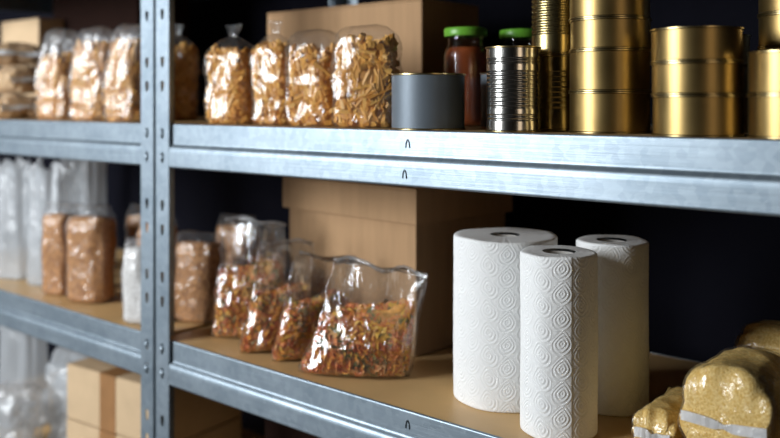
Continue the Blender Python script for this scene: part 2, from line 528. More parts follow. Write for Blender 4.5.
# left rack, lowest shelf
rb = math.radians(6)
w_, d_ = 0.300, 0.22
bx_, by_ = -0.423 + w_ / 2 * math.cos(rb) - d_ / 2 * math.sin(rb), 0.073 + w_ / 2 * math.sin(rb) + d_ / 2 * math.cos(rb)
carton_taped('lower taped cardboard box of the stack beside the steel post', bx_, by_, SHELF_LOW + BZ, w_, d_, 0.108, rb, group='taped boxes stacked on the lowest shelf')
carton_taped('upper taped cardboard box of the stack beside the steel post', bx_ - 0.002, by_ + .002, SHELF_LOW + BZ + 0.112, w_, d_, 0.112, rb, group='taped boxes stacked on the lowest shelf')
carton_taped('shade-coloured cardboard box on the lowest shelf right of the steel post', 0.19, 0.33, SHELF_LOW + BZ, 0.30, 0.22, 0.205, 0.0, 'kraft_shade', None, tape=False)

# navy bucket, its rim just showing under the middle beam
bk = thing('bucket', 'dark navy bucket just showing under the lower beam', 'bucket', (0.40, 0.13, SHELF_LOW + BZ))
mb = MB(); mb.lathe([(0.068, 0), (0.074, 0.004), (0.086, 0.205), (0.086, 0.212)], 40, True, True); sharp(mb.build('body', M['navy'], bk, smooth=True))
mb = MB(); mb.lathe([(0.0865, 0.198), (0.091, 0.200), (0.092, 0.214), (0.088, 0.218), (0.060, 0.2185)], 40, False, True); sharp(mb.build('lid', M['navy'], bk, smooth=True))

# ------------------------------------------------------------------ cans
def rim_profile(r, z, t=0.0016):
    return [(r, z - t * 1.6), (r + t, z - t * 1.1), (r + t, z - t * .2), (r + t * .5, z), (r - t * .4, z - t * .2), (r - t * .8, z - t * 2.2)]

def can(name, label, cat, loc, r, h, body_mat, rim_mat, beads=None, group=None, n=72):
    t = thing(name, label, cat, loc, random.uniform(0, 6), group)
    prof = [(r, 0.0018)]
    z0, z1 = 0.0035, h - 0.0035
    if beads:
        n_ = 300
        for i in range(n_ + 1):
            z = z0 + (z1 - z0) * i / n_
            q = z / h
            dr = 0.0
            for a, b, p in beads:
                if a <= q <= b:
                    ph = (q - a) / (b - a) * p
                    dr = -0.00075 * (0.5 - 0.5 * math.cos(2 * PI * ph))
            prof.append((r + dr, z))
    else:
        for i in range(9):
            prof.append((r, z0 + (z1 - z0) * i / 8))
    prof.append((r, h - 0.0018))
    m = MB(); m.lathe(prof, n, True, True)
    sharp(m.build('body', M[body_mat], t, smooth=True), 50)
    rp = rim_profile(r, h) + [(r - 0.004, h - 0.0036), (0.001, h - 0.0036)]
    m = MB(); m.lathe(rp, n, False, True)
    sharp(m.build('top_rim', M[rim_mat], t, smooth=True), 50)
    tt = 0.0014
    m = MB(); m.lathe([(r - tt, tt * 2), (r - tt * .4, 0.0), (r + tt * .5, 0.0), (r + tt, tt * .4), (r + tt, tt * 1.2), (r, tt * 1.9)], n, False, False)
    sharp(m.build('bottom_rim', M[rim_mat], t, smooth=True), 50)
    return t

zt = SHELF_TOP + BZ
G = 'grey painted cans on the top shelf'
can('tin_can', 'wide grey painted can beside the standing pasta bags', 'tin can', (0.556, 0.062, zt), 0.0505, 0.0765, 'grey_paint', 'gold_rim', None, G)
can('tin_can', 'grey can half hidden behind the silver ribbed can', 'tin can', (0.620, 0.187, zt), 0.0505, 0.080, 'grey_paint', 'gold_rim', None, G)
bead_silver = [(0.125, 0.215, 2), (0.27, 0.72, 9), (0.79, 0.87, 2)]
can('tin_can', 'silver ribbed tin can standing near the shelf edge', 'tin can', (0.698, 0.055, zt), 0.0340, 0.1075, 'tin', 'gold_rim', bead_silver, None, 96)
bead_gold = [(0.26, 0.80, 8)]
G = 'ribbed gold cans behind the silver can'
tall_can = can('tin_can', 'lower ribbed gold can behind the silver can', 'tin can', (0.722, 0.128, zt), 0.0335, 0.0985, 'gold_ribbed', 'gold_rim', bead_gold, G)
dup(tall_can, 'upper ribbed gold can stacked behind the silver can', (0.720, 0.128, zt + 0.0987), 1.3)

def flat_stack(x, y, r, rows, group, proto={}):
    z = zt
    for k, (h, dx, label) in enumerate(rows):
        key = round(h, 4)
        if key not in proto:
            proto[key] = can('tin_can', label, 'tin can', (x + dx, y, z), 0.0480, h, 'gold', 'gold_rim', None, group)
        else:
            o = dup(proto[key], label, (x + dx, y, z), random.uniform(0, 6))
            o['group'] = group
        z += h + 0.0002

flat_stack(0.808, 0.100, 0.048, [
    (0.0500, 0, 'flat gold can at the bottom of the tall stack beside the ribbed cans'),
    (0.0500, 0, 'flat gold can second from the bottom of the tall stack beside the ribbed cans'),
    (0.0375, 0.001, 'shallow gold can third from the bottom of the tall stack'),
    (0.0500, 0.0, 'flat gold can topmost of the tall stack, cut by the top of the picture')], 'tall stack of flat gold cans')
flat_stack(0.929, 0.068, 0.048, [
    (0.0450, 0, 'deep gold can at the bottom of the stack of three by the shelf edge'),
    (0.0355, -0.001, 'gold can in the middle of the stack of three by the shelf edge'),
    (0.0375, -0.002, 'gold can on top of the stack of three, its rim against the dark wall')], 'front stack of three flat gold cans')
flat_stack(0.892, 0.205, 0.048, [
    (0.0450, 0, 'shadowed gold can at the bottom of the stack behind the stack of three'),
    (0.0375, 0, 'shadowed gold can in the middle of the stack behind the stack of three'),
    (0.0375, 0, 'shadowed gold can on top of the stack behind the stack of three')], 'shadowed stack of gold cans')
flat_stack(1.030, 0.078, 0.048, [
    (0.0450, 0, 'flat gold can at the bottom of the rightmost stack'),
    (0.0450, 0, 'flat gold can on top of the rightmost front stack')], 'rightmost front gold cans')
flat_stack(1.010, 0.180, 0.048, [
    (0.0500, 0, 'flat gold can at the bottom of the stack behind the rightmost pair'),
    (0.0500, 0, 'flat gold can second from the bottom behind the rightmost pair'),
    (0.0375, 0, 'shallow gold can rising above the rightmost pair'),
    (0.0500, 0, 'flat gold can topmost behind the rightmost pair at the picture corner')], 'tall stack of gold cans at the far right')

# ------------------------------------------------------------------ jars
def jar(label, loc):
    t = thing('glass_jar', label, 'jar', loc, 0, 'green lidded jars on the top shelf')
    r = 0.0335
    prof = [(0.006, 0.0), (r - .006, 0.0), (r - .001, 0.003), (r, 0.010), (r, 0.108), (r - .002, 0.117), (r - .006, 0.124), (r - .0065, 0.146)]
    m = MB(); m.lathe(prof, 48, True, False); sharp(m.build('glass', M['glass'], t, smooth=True), 60)
    q = 0.0022
    prof = [(0.004, q), (r - .008, q), (r - .003, 0.006), (r - q, 0.012), (r - q, 0.107), (r - .004, 0.116), (r - .009, 0.122)]
    m = MB(); m.lathe(prof, 48, True, True); sharp(m.build('sauce', M['sauce'], t, smooth=True), 60)
    prof = [(r - .0052, 0.1385), (r - .001, 0.1385), (r - .0004, 0.140), (r - .0004, 0.1495), (r - .002, 0.1515), (r - .006, 0.152), (r - .010, 0.1508)]
    m = MB(); m.lathe(prof, 48, False, True); sharp(m.build('lid', M['lid_green'], t, smooth=True), 60)
    return t
j = jar('sauce jar with green lid behind the wide grey can', (0.519, 0.205, zt))
dup(j, 'sauce jar with green lid behind the silver ribbed can', (0.565, 0.290, zt))

# ------------------------------------------------------------------ kitchen rolls
def kitchen_roll(label, loc, r, h, rot, emboss, seed):
    t = thing('kitchen_roll', label, 'kitchen roll', loc, rot, 'white kitchen paper rolls')
    rng = np.random.default_rng(seed)
    na, nz = 460, 270
    th = np.linspace(0, 2 * PI, na, endpoint=False)
    z = np.linspace(0, 1, nz)
    T, Zq = np.meshgrid(th, z)
    Zm = Zq * h
    circ = 2 * PI * r
    ncol = max(4, int(round(circ / 0.0265 / 2)) * 2)
    cw = circ / ncol; ch = 0.0300
    S = T / (2 * PI) * ncol
    col = np.floor(S); fx = (S - col - .5) * 2
    zz = Zm / ch + 0.5 * (col % 2)
    row = np.floor(zz); fz = (zz - row - .5) * 2
    # a family of leaning drop outlines, more pointed lower down
    lean = 0.35 * np.where(col % 2 == 0, 1, -1)
    gx = fx + lean * fz * 0.6
    wide = 1.0 + 0.35 * np.clip(fz, -1, 1)
    dist = (np.abs(gx * wide) ** 1.45 + np.abs(fz * 0.98) ** 1.45) ** (1 / 1.45)
    edge = np.clip((1.22 - dist) * 5, 0, 1)
    hgt = edge * np.cos(2 * PI * dist * 3.1) * 0.5
    hgt += (1 - edge) * 0.22 * np.sin(S * 2 * PI * 3) * np.sin(zz * 2 * PI * 3)
    # slow waver, rounded ends and the loose end of the sheet
    wav = 0.0004 * np.sin(3 * T + 1.3 * seed) * np.sin(2.2 * Zq * PI + seed) + 0.0005 * np.sin(7 * T + seed)
    endr = 0.0035
    lo = np.clip(Zm / endr, 0, 1); hi = np.clip((h - Zm) / endr, 0, 1)
    rnd = -0.0024 * ((1 - np.sqrt(1 - (1 - lo) ** 2)) + (1 - np.sqrt(1 - (1 - hi) ** 2)))
    spiral = 0.0008 * (T / (2 * PI))
    R = r - 0.0008 + spiral + wav + rnd + emboss * hgt * np.minimum(lo, hi)
    ztop = 0.0005 * np.sin(2 * T + seed) + 0.0003 * np.sin(5 * T + 2 * seed) + 0.00015 * rng.standard_normal(na)[None, :]
    Zv = Zm + ztop * np.clip((Zq - .9) * 10, 0, 1)
    V = np.stack([R * np.cos(T), R * np.sin(T), Zv], -1).reshape(-1, 3)
    verts = V.tolist()
    faces = []
    for jn in range(nz - 1):
        a = jn * na; b = a + na
        faces += [(a + i, a + (i + 1) % na, b + (i + 1) % na, b + i) for i in range(na)]
    # wound end faces: rings in to the core
    rc = 0.0205
    for top in (True, False):
        base = (nz - 1) * na if top else 0
        prev = list(range(base, base + na))
        for k in range(1, 9):
            q = k / 8
            ring = []
            for i in range(na):
                rr = (R[-1 if top else 0, i]) * (1 - q) + rc * q
                zz_ = (Zv[-1, i] if top else 0.0)
                zz_ = zz_ * (1 - q) + (h if top else 0) * q + (0.0003 * math.sin(k * 2.4 + th[i] * 2) if (top and 0 < k < 8) else 0)
                ring.append(len(verts)); verts.append((rr * math.cos(th[i]), rr * math.sin(th[i]), zz_))
            for i in range(na):
                k2 = (i + 1) % na
                faces.append((prev[i], prev[k2], ring[k2], ring[i]) if top else (prev[k2], prev[i], ring[i], ring[k2]))
            prev = ring
    link_mesh('paper', verts, faces, M['paper'], t, True)
    m = MB()
    m.lathe([(rc - .0016, 0.001), (rc - .0002, 0.0005), (rc - .0002, h - .0035), (rc - .0016, h - .003), (rc - .0017, h - .010), (rc - .0017, 0.001)], 64, False, False)
    m.build('core', M['core'], t, smooth=True)
    return t
zm = SHELF_MID + BZ
kitchen_roll('narrow kitchen roll standing in front, with the sharpest quilting', (0.7494, 0.0800, zm), 0.0478, 0.2235, math.radians(-42), 0.00062, 1)
kitchen_roll('thick kitchen roll standing beside the large lidded box', (0.630, 0.142, zm), 0.0720, 0.2255, math.radians(75), 0.00062, 2)
kitchen_roll('kitchen roll standing at the back against the dark wall', (0.761, 0.204, zm), 0.0480, 0.2240, math.radians(130), 0.00055, 3)

# ------------------------------------------------------------------ bags
def crinkle(x, y, z, seed, fx=38.0, fz=24.0):
    p = Vector((x * fx + seed * 7.31, y * fx - seed * 3.7, z * fz + seed * 1.9))
    a = noise.noise(p, noise_basis='VORONOI_F2F1')
    b = noise.fractal(p * 0.6, 1.0, 2.0, 3)
    return 0.65 * (0.5 - a) + 0.45 * b

def topwave(x, seed):
    return 0.016 * noise.noise(Vector((x * 26 + seed * 1.7, 3.3, seed))) - 0.10 * x

def bag_surface(w, d, h, top='round', seed=0, amp=0.004, e=3.2, n=72, m=64, k=1.0, h_fill=None, shear=0.0, flat=0.16, lowfreq=0.006):
    """lofted pouch; k scales the section (the filling sits inside), h_fill cuts it off at a level"""
    rings = []
    hh = h if h_fill is None else h_fill
    for jn in range(m + 1):
        q = jn / m
        z = hh * q
        t = z / h
        a = w / 2; b = d / 2
        if top == 'pillow':
            bt = min(1.0, t / 0.10)
            b *= 0.25 + 0.75 * math.sqrt(max(0, 1 - (1 - bt) ** 2))
            if t > 0.30:
                u = (t - 0.30) / 0.70
                b *= max(0.02, (1 - u) ** 1.15)
            a *= 1.03 - 0.17 * t + 0.03 * (1 - bt)
        else:
            bt = min(1.0, t / 0.07)
            s = 0.86 + 0.14 * math.sqrt(max(0, 1 - (1 - bt) ** 2))
            a *= s; b *= s
            bl = 1 + 0.035 * math.sin(PI * min(1, t * 1.1))
            a *= bl; b *= bl
            if top == 'taper':
                if t > 0.35:
                    u = (t - 0.35) / 0.65
                    a *= 1 - 0.30 * u ** 1.6
                    b *= 1 - 0.30 * u ** 1.6
                if t > 0.88:
                    u = (t - 0.88) / 0.12
                    sq = max(0.02, 1 - u ** 2.2) ** 0.5
                    a *= 0.55 + 0.45 * sq; b *= 0.15 + 0.85 * sq
            if top == 'round' and t > 0.74:
                u = (t - 0.74) / 0.26
                s = max(0.02, (1 - u ** 2.6)) ** 0.5
                a *= 0.25 + 0.75 * s if t < 0.999 else 0.25; b *= s
            elif top == 'tie' and t > 0.66:
                u = (t - 0.66) / 0.34
                if u < 0.66:
                    s = 1 - 0.86 * (u / 0.66) ** 1.9
                else:
                    v_ = (u - 0.66) / 0.34
                    s = 0.14 + 0.16 * v_
                a *= s; b *= s
            elif top == 'gusset' and t > 0.78:
                u = (t - 0.78) / 0.22
                b *= 1 - (1 - flat) * u ** 1.3
                a *= 1 - 0.10 * u ** 2
        ring = []
        filled = h_fill is not None
        lvl = 1.0
        for i in range(n):
            th = 2 * PI * i / n
            c, s_ = math.cos(th), math.sin(th)
            x = a * math.copysign(abs(c) ** (2 / e), c)
            y = b * math.copysign(abs(s_) ** (2 / e), s_)
            L = math.hypot(x, y) + 1e-6
            lf = noise.noise(Vector((c * 1.6 + seed * 3.1, s_ * 1.6, z * 14 + seed))) * lowfreq
            cr = crinkle(x, y, z, seed) * amp * (1.0 if not filled else 0.35)
            fade = min(1.0, (t + .02) * 14) if not top == 'pillow' else min(1.0, (t + .05) * 8)
            thin = min(1.0, L / 0.02)
            dr = (lf + cr) * fade * thin
            if top == 'pillow' and not filled and t > .5:
                yy = y + (noise.noise(Vector((x * 22 + seed, z * 9, seed * 2.0))) * 0.022 * (t - .5) * 2)
            else:
                yy = y
            x2 = (x + x / L * dr) * k + shear * z + (0.012 * t * t if top == 'taper' else 0)
            y2 = (yy + y / L * dr) * k
            z2 = z
            if not filled and jn == m:
                z2 += noise.noise(Vector((x * 30 + seed, y * 30, 0.0))) * 0.006 + (topwave(x, seed) if top == 'pillow' else 0)
            ring.append((x2, y2, max(0.0004 if filled else 0.0, z2 + (0.0012 if filled else 0))))
        rings.append(ring)
    vs = [p for r_ in rings for p in r_]
    fs = []
    for jn in range(m):
        for i in range(n):
            k2 = (i + 1) % n
            fs.append((jn * n + i, jn * n + k2, (jn + 1) * n + k2, (jn + 1) * n + i))
    # closing caps
    for ring0, flip in ((0, True), (m, False)):
        idx = [ring0 * n + i for i in range(n)]
        cxx = sum(vs[i][0] for i in idx) / n; cyy = sum(vs[i][1] for i in idx) / n
        czz = sum(vs[i][2] for i in idx) / n
        if ring0 == m and h_fill is not None:
            czz += 0.004
        ci = len(vs); vs.append((cxx, cyy, czz))
        for i in range(n):
            k2 = (i + 1) % n
            fs.append((idx[k2], idx[i], ci) if flip else (idx[i], idx[k2], ci))
    return vs, fs

def lay(vs, axis, off=(0, 0, 0)):
    """turn an upright shape so that its length lies along +y, resting at z = 0"""
    out = [(x, z, -y) for x, y, z in vs] if axis == 'y' else [(z, x, y) for x, y, z in vs]
    lo = min(p[2] for p in out)
    return [(p[0] + off[0], p[1] + off[1], p[2] - lo + off[2]) for p in out]

def tube_piece(L, r, n=6):
    vs = []; fs = []
    for z in (-L / 2, L / 2):
        for i in range(n):
            a = 2 * PI * i / n
            vs.append(Vector((r * math.cos(a), r * math.sin(a), z + (0.5 * r * math.cos(a)))))
    for i in range(n):
        k = (i + 1) % n
        fs.append((i, k, n + k, n + i))
    fs += [tuple(range(n))[::-1], tuple(range(n, 2 * n))]
    return vs, fs

def twist_piece(L, r):
    vs = []; fs = []
    n = 6; m = 5
    for j in range(m + 1):
        q = j / m
        for i in range(n):
            a = 2 * PI * i / n + q * 3.0
            rr = r if i % 2 == 0 else r * 0.38
            vs.append(Vector((rr * math.cos(a), rr * math.sin(a), (q - .5) * L)))
    for j in range(m):
        for i in range(n):
            k = (i + 1) % n
            fs.append((j * n + i, j * n + k, (j + 1) * n + k, (j + 1) * n + i))
    fs += [tuple(range(n))[::-1], tuple(range(m * n, m * n + n))]
    return vs, fs

def scatter_on(surf, count, piece, seed, upright_bias, inset, zmax, sizes):
    """pieces strewn over a lofted filling, each its own small solid in one filling mesh"""
    rng = random.Random(seed)
    vs, fs = surf
    quads = [f for f in fs if len(f) == 4] + [f for f in fs if len(f) == 3]
    areas = []
    for f in quads:
        p = [Vector(vs[i]) for i in f]
        areas.append(((p[1] - p[0]).cross(p[2] - p[0])).length)
    picks = rng.choices(range(len(quads)), weights=areas, k=count)
    mb = MB()
    for q in picks:
        p = [Vector(vs[i]) for i in quads[q]]
        nrm = (p[1] - p[0]).cross(p[2] - p[0])
        if nrm.length < 1e-12:
            continue
        nrm.normalize()
        c = sum(p, Vector()) / len(p)
        s = rng.uniform(*sizes)
        tang = Vector((rng.gauss(0, 1), rng.gauss(0, 1), rng.gauss(0, 1) + upright_bias * rng.choice((-1, 1))))
        tang -= nrm * tang.dot(nrm) * 0.94
        if tang.length < 1e-6:
            continue
        tang.normalize()
        rot = tang.to_track_quat('Z', 'Y').to_matrix()
        c = c - nrm * inset
        pv, pf = piece
        out = [c + rot @ (v * s) for v in pv]
        lo = min(v.z for v in out)
        if lo < 0.001:
            out = [v + Vector((0, 0, 0.001 - lo)) for v in out]
        mb.add(out, pf)
    return mb

def keep_inside(mb, film_v, film_f, gap=0.0007):
    """press the pieces back where they would poke through the bag"""
    tree = BVHTree.FromPolygons([Vector(p) for p in film_v], film_f)
    for i, p in enumerate(mb.v):
        q = Vector(p)
        loc, nrm, _, dist = tree.find_nearest(q)
        if loc is not None and (q - loc).dot(nrm) > -gap:
            r = loc - nrm * gap
            mb.v[i] = (r.x, r.y, max(0.0008, r.z))

PENNE = tube_piece(0.036, 0.0048)
TWIST = twist_piece(0.021, 0.0078)

def pasta_bag(label, loc, w, d, h, fill, top, rot, seed, film_mat='film', group='clear bags of amber pasta', count=420):
    t = thing('pasta_bag', label, 'bag of pasta', loc, rot, group)
    core = bag_surface(w, d, h, top, seed, k=0.87, h_fill=h * fill, n=40, m=28)
    mb = scatter_on(core, count, PENNE, seed, 1.6, 0.0028, h, (0.8, 1.1))
    c = MB(); c.add(*core)
    stuff(c.build('pasta_mass', M['penne_core'], t, smooth=True))
    v, f = bag_surface(w, d, h, top, seed, amp=0.0055)
    keep_inside(mb, v, f)
    stuff(mb.build('pasta', M['penne'], t, smooth=False))
    link_mesh('film', v, f, M[film_mat], t, True)
    return t

pasta_bag('broad clear pasta bag with a tied top, farthest of its row from the cans', (0.111, 0.085, zt), 0.084, 0.060, 0.172, 0.70, 'tie', 0.35, 11)
pasta_bag('slim clear pasta bag with a tied top, beside the broad tied one', (0.224, 0.080, zt), 0.068, 0.050, 0.172, 0.72, 'tie', 0.25, 12)
pasta_bag('round topped pasta bag between the slim tied bag and the bag beside the grey can', (0.324, 0.075, zt), 0.084, 0.056, 0.152, 0.74, 'round', 0.30, 13)
pasta_bag('round topped pasta bag standing beside the wide grey can', (0.434, 0.072, zt), 0.094, 0.060, 0.152, 0.80, 'round', 0.40, 14)
LG = 'crinkled pasta bags on the top left'
pasta_bag('crinkled pasta bag with painted white sheen, leftmost of the upright ones on the top left', (-0.488, 0.090, zt), 0.082, 0.060, 0.198, 0.66, 'taper', 0.35, 15, 'film_bright', LG)
pasta_bag('crinkled pasta bag in the middle of the upright three on the top left', (-0.349, 0.090, zt), 0.094, 0.060, 0.193, 0.78, 'taper', 0.30, 16, 'film_bright', LG)
pasta_bag('crinkled pasta bag partly hidden behind the steel post', (-0.203, 0.080, zt), 0.088, 0.062, 0.190, 0.78, 'taper', 0.30, 17, 'film_bright', LG)
pasta_bag('shaded pasta bag with a twisted tip, seen just right of the post', (-0.205, 0.200, zt), 0.080, 0.060, 0.200, 0.72, 'tie', 0.1, 18, 'film', LG)

def mixed_bag(label, loc, w, d, h, fill, rot, seed, shear=0.0, count=620):
    t = thing('pasta_bag', label, 'bag of pasta', loc, rot, 'clear bags of three colour pasta')
    core = bag_surface(w, d, h, 'pillow', seed, k=0.90, h_fill=h * fill, n=44, m=24, shear=shear * 0.8)
    # uneven level of the filling
    vs = []
    for x, y, z in core[0]:
        s = max(0, z / (h * fill) - 0.35) / 0.65
        vs.append((x, y, max(0.001, z + s * (0.16 * x + 0.010 * noise.noise(Vector((x * 40, y * 40, seed)))))))
    core = (vs, core[1])
    mb = scatter_on(core, count, TWIST, seed, 0.0, 0.0015, h, (0.75, 1.15))
    c = MB(); c.add(*core)
    stuff(c.build('pasta_mass', M['tri_core'], t, smooth=True))
    v, f = bag_surface(w, d, h, 'pillow', seed, amp=0.005, shear=shear, lowfreq=0.008)
    keep_inside(mb, v, f)
    stuff(mb.build('pasta', M['tri'], t, smooth=False))
    link_mesh('film', v, f, M['film_streak'], t, True)
    # sealed strip along the open end
    n = 24
    sv = []; sf = []
    for i in range(n + 1):
        q = i / n - .5
        x = q * w * 0.86 + shear * h
        y = 0.022 * noise.noise(Vector((q * w * .86 * 22 + seed, 9 * h, seed * 2.0)))
        for dz, dy in ((-0.002, 0.0006), (0.005, 0.0012), (0.005, 0.0006), (-0.002, -0.0002)):
            sv.append((x, y + dy, h + dz + topwave(q * w * .86, seed)))
    for i in range(n):
        a = 4 * i; b = a + 4
        sf += [(a, b, b + 1, a + 1), (a + 1, b + 1, b + 2, a + 2), (a + 2, b + 2, b + 3, a + 3), (a + 3, b + 3, b, a)]
    link_mesh('seal', sv, sf, M['seal'], t, True)
    return t

mixed_bag('clear bag of three colour pasta in front, nearest the kitchen rolls', (0.402, 0.078, zm), 0.158, 0.066, 0.158, 0.58, math.radians(32), 21, 0.26, 820)
mixed_bag('clear bag of three colour pasta, second from the kitchen rolls', (0.290, 0.090, zm), 0.108, 0.048, 0.162, 0.52, math.radians(58), 22, 0.20)
mixed_bag('clear bag of three colour pasta, third from the kitchen rolls', (0.215, 0.084, zm), 0.100, 0.046, 0.176, 0.50, math.radians(60), 23, 0.14)
mixed_bag('tall clear bag of three colour pasta, nearest the steel post', (0.122, 0.108, zm), 0.118, 0.056, 0.203, 0.58, math.radians(38), 24, 0.06)
mixed_bag('clear bag of three colour pasta standing behind the others by the large box', (0.050, 0.192, zm), 0.100, 0.056, 0.180, 0.62, math.radians(25), 25, 0.02)

def grain_bag(label, loc, w, d, h, rot, seed, fill_mat, group, name='grain_bag', cat='bag of grain', film_mat='film_grain', top='gusset', fill=0.86):
    t = thing(name, label, cat, loc, rot, group)
    v, f = bag_surface(w, d, h, top, seed, k=0.955, h_fill=h * fill, n=64, m=40, amp=0.004)
    stuff(link_mesh('grain', v, f, M[fill_mat], t, True))
    v, f = bag_surface(w, d, h, top, seed, amp=0.004, flat=0.30)
    link_mesh('film', v, f, M[film_mat], t, True)
    return t

BG = 'brown grain bags on the middle shelf'
grain_bag('narrow bag of brown grain beside the tall milky pouches', (-0.452, 0.075, zm), 0.070, 0.052, 0.195, 0.35, 31, 'buckwheat', BG)
grain_bag('broad bag of brown grain standing in front on the left rack', (-0.341, 0.083, zm), 0.092, 0.066, 0.198, 0.40, 32, 'buckwheat', BG)
grain_bag('bag of brown grain standing behind the broad one on the left', (-0.315, 0.200, zm), 0.085, 0.062, 0.190, 0.30, 33, 'buckwheat', BG)
grain_bag('bag of brown grain behind the white grain bag', (-0.205, 0.150, zm), 0.075, 0.060, 0.185, 0.30, 34, 'buckwheat', BG)
grain_bag('bag of brown grain just right of the steel post', (-0.038, 0.128, zm), 0.092, 0.064, 0.166, 0.35, 35, 'buckwheat', BG)
grain_bag('bag of brown grain at the back, right of the steel post', (-0.115, 0.285, zm), 0.088, 0.064, 0.176, 0.2, 36, 'buckwheat', BG)
grain_bag('small bag of white grain in front of the brown bags by the steel post', (-0.112, 0.048, zm), 0.060, 0.046, 0.158, 0.25, 37, 'rice', None, film_mat='film_bright')

# bags lying on their sides
def brick_surface(w, d, L, seed, amp=0.003, k=1.0, n=72, m=72, close=0.15):
    rings = []
    for jn in range(m + 1):
        q = jn / m
        z = L * q
        en = min(q, 1 - q) / close
        u = min(1, en)
        s = (1 - (1 - u) ** 2.8) ** (1 / 2.2) if u < 1 else 1
        b = d / 2 * (0.34 + 0.66 * s)
        a = w / 2 * (0.90 + 0.10 * s)
        ring = []
        for i in range(n):
            th = 2 * PI * i / n
            c, s_ = math.cos(th), math.sin(th)
            e = 2.8
            x = a * math.copysign(abs(c) ** (2 / e), c)
            y = b * math.copysign(abs(s_) ** (2 / e), s_)
            Ln = math.hypot(x, y) + 1e-6
            zz = z
            # pinched creases fanning out of the middle of each sealed end
            if u < 1:
                pinch = math.cos(th * 9 + seed) * 0.0032 * (1 - u) + math.cos(th * 5 + 2 * seed) * 0.002 * (1 - u)
                dent = -0.013 * math.exp(-(x / 0.007) ** 2) * (1 - u) * (1 if abs(y) > 0.004 else 0.3)
            else:
                pinch = dent = 0
            dr = crinkle(x, y, z, seed, 40, 26) * amp + noise.noise(Vector((c * 1.5 + seed, s_ * 1.5, z * 16))) * 0.005 + pinch + dent
            ring.append(((x + x / Ln * dr) * k, (y + y / Ln * dr) * k, (zz - L / 2) * (k if k == 1 else k * 0.99) + L / 2))
        rings.append(ring)
    vs = [p for r_ in rings for p in r_]
    fs = []
    for jn in range(m):
        for i in range(n):
            k2 = (i + 1) % n
            fs.append((jn * n + i, jn * n + k2, (jn + 1) * n + k2, (jn + 1) * n + i))
    fs.append(tuple(range(n))[::-1]); fs.append(tuple(range(m * n, m * n + n)))
    return vs, fs

def lying_bag(label, loc, w, d, L, rot, seed, fill_mat, group, film_mat='film_grain', name='grain_bag', cat='bag of grain'):
    t = thing(name, label, cat, loc, rot, group)
    v0, f0 = brick_surface(w, d, L, seed)
    out = lay(v0, 'y', (0, -L / 2, 0))
    lo = min(-p[1] for p in v0)
    mid = -lo
    vk, fk = brick_surface(w, d, L, seed, k=0.965)
    inner = [(x, z - L / 2, -y + mid) for x, y, z in vk]
    inner = [(x, y, max(0.001, z)) for x, y, z in inner]
    stuff(link_mesh('grain', inner, fk, M[fill_mat], t, True))
    link_mesh('film', out, f0, M[film_mat], t, True)
    # heat-sealed fin pressed flat against each end
    for sg in (-1, 1):
        sv = []; sf = []; n = 20
        for i in range(n + 1):
            q = i / n - .5
            x = q * w * 0.93
            pin = 1 - 0.60 * math.exp(-(q / 0.07) ** 2)
            y = sg * (L / 2 + 0.0006 + 0.0018 * math.sin(q * 9 + seed) + 0.0014 * noise.noise(Vector((q * 30, seed, 1.0))))
            hh = 0.0056 * pin
            zc = mid + 0.002 * math.sin(q * 7 + seed)
            for dz, dy in ((-hh, 0.0), (hh, 0.0), (hh, sg * 0.0008), (-hh, sg * 0.0008)):
                sv.append((x, y + dy, zc + dz))
        for i in range(n):
            a = 4 * i; b = a + 4
            sf += [(a, b, b + 1, a + 1), (a + 1, b + 1, b + 2, a + 2), (a + 2, b + 2, b + 3, a + 3), (a + 3, b + 3, b, a)]
        sf += [(0, 1, 2, 3), (4 * n + 3, 4 * n + 2, 4 * n + 1, 4 * n)]
        link_mesh('seal', sv, sf, M['white_seal'], t, False)
    return t

GG = 'bags of golden grain lying on the middle shelf'
lying_bag('bag of golden grain lying lowest in front, left of the white sealed one', (0.876, 0.125, zm), 0.046, 0.050, 0.130, math.radians(3), 41, 'millet', GG)
lying_bag('thick bag of golden grain with its white sealed end in front', (0.958, 0.125, zm), 0.098, 0.116, 0.130, math.radians(1), 42, 'millet', GG)
lying_bag('bag of golden grain lying at the back, lower of two', (0.960, 0.352, zm), 0.110, 0.045, 0.185, math.radians(-88), 43, 'millet', GG)
lying_bag('shadowed bag of golden grain lying at the back on another', (0.978, 0.352, zm + 0.0535), 0.105, 0.048, 0.175, math.radians(-88), 44, 'millet', GG)

TG = 'tan bags lying stacked on the top left'
lying_bag('tan bag lying lowest of the stack on the top left', (-0.720, 0.115, zt), 0.115, 0.048, 0.175, math.radians(75), 45, 'tan', TG, 'film_bright', 'food_bag', 'bag of food')
lying_bag('tan bag lying in the middle of the stack on the top left', (-0.700, 0.118, zt + 0.056), 0.115, 0.060, 0.180, math.radians(82), 46, 'tan', TG, 'film_bright', 'food_bag', 'bag of food')
lying_bag('tan bag lying uppermost of the stack on the top left', (-0.760, 0.125, zt + 0.126), 0.115, 0.046, 0.170, math.radians(68), 47, 'tan', TG, 'film_bright', 'food_bag', 'bag of food')

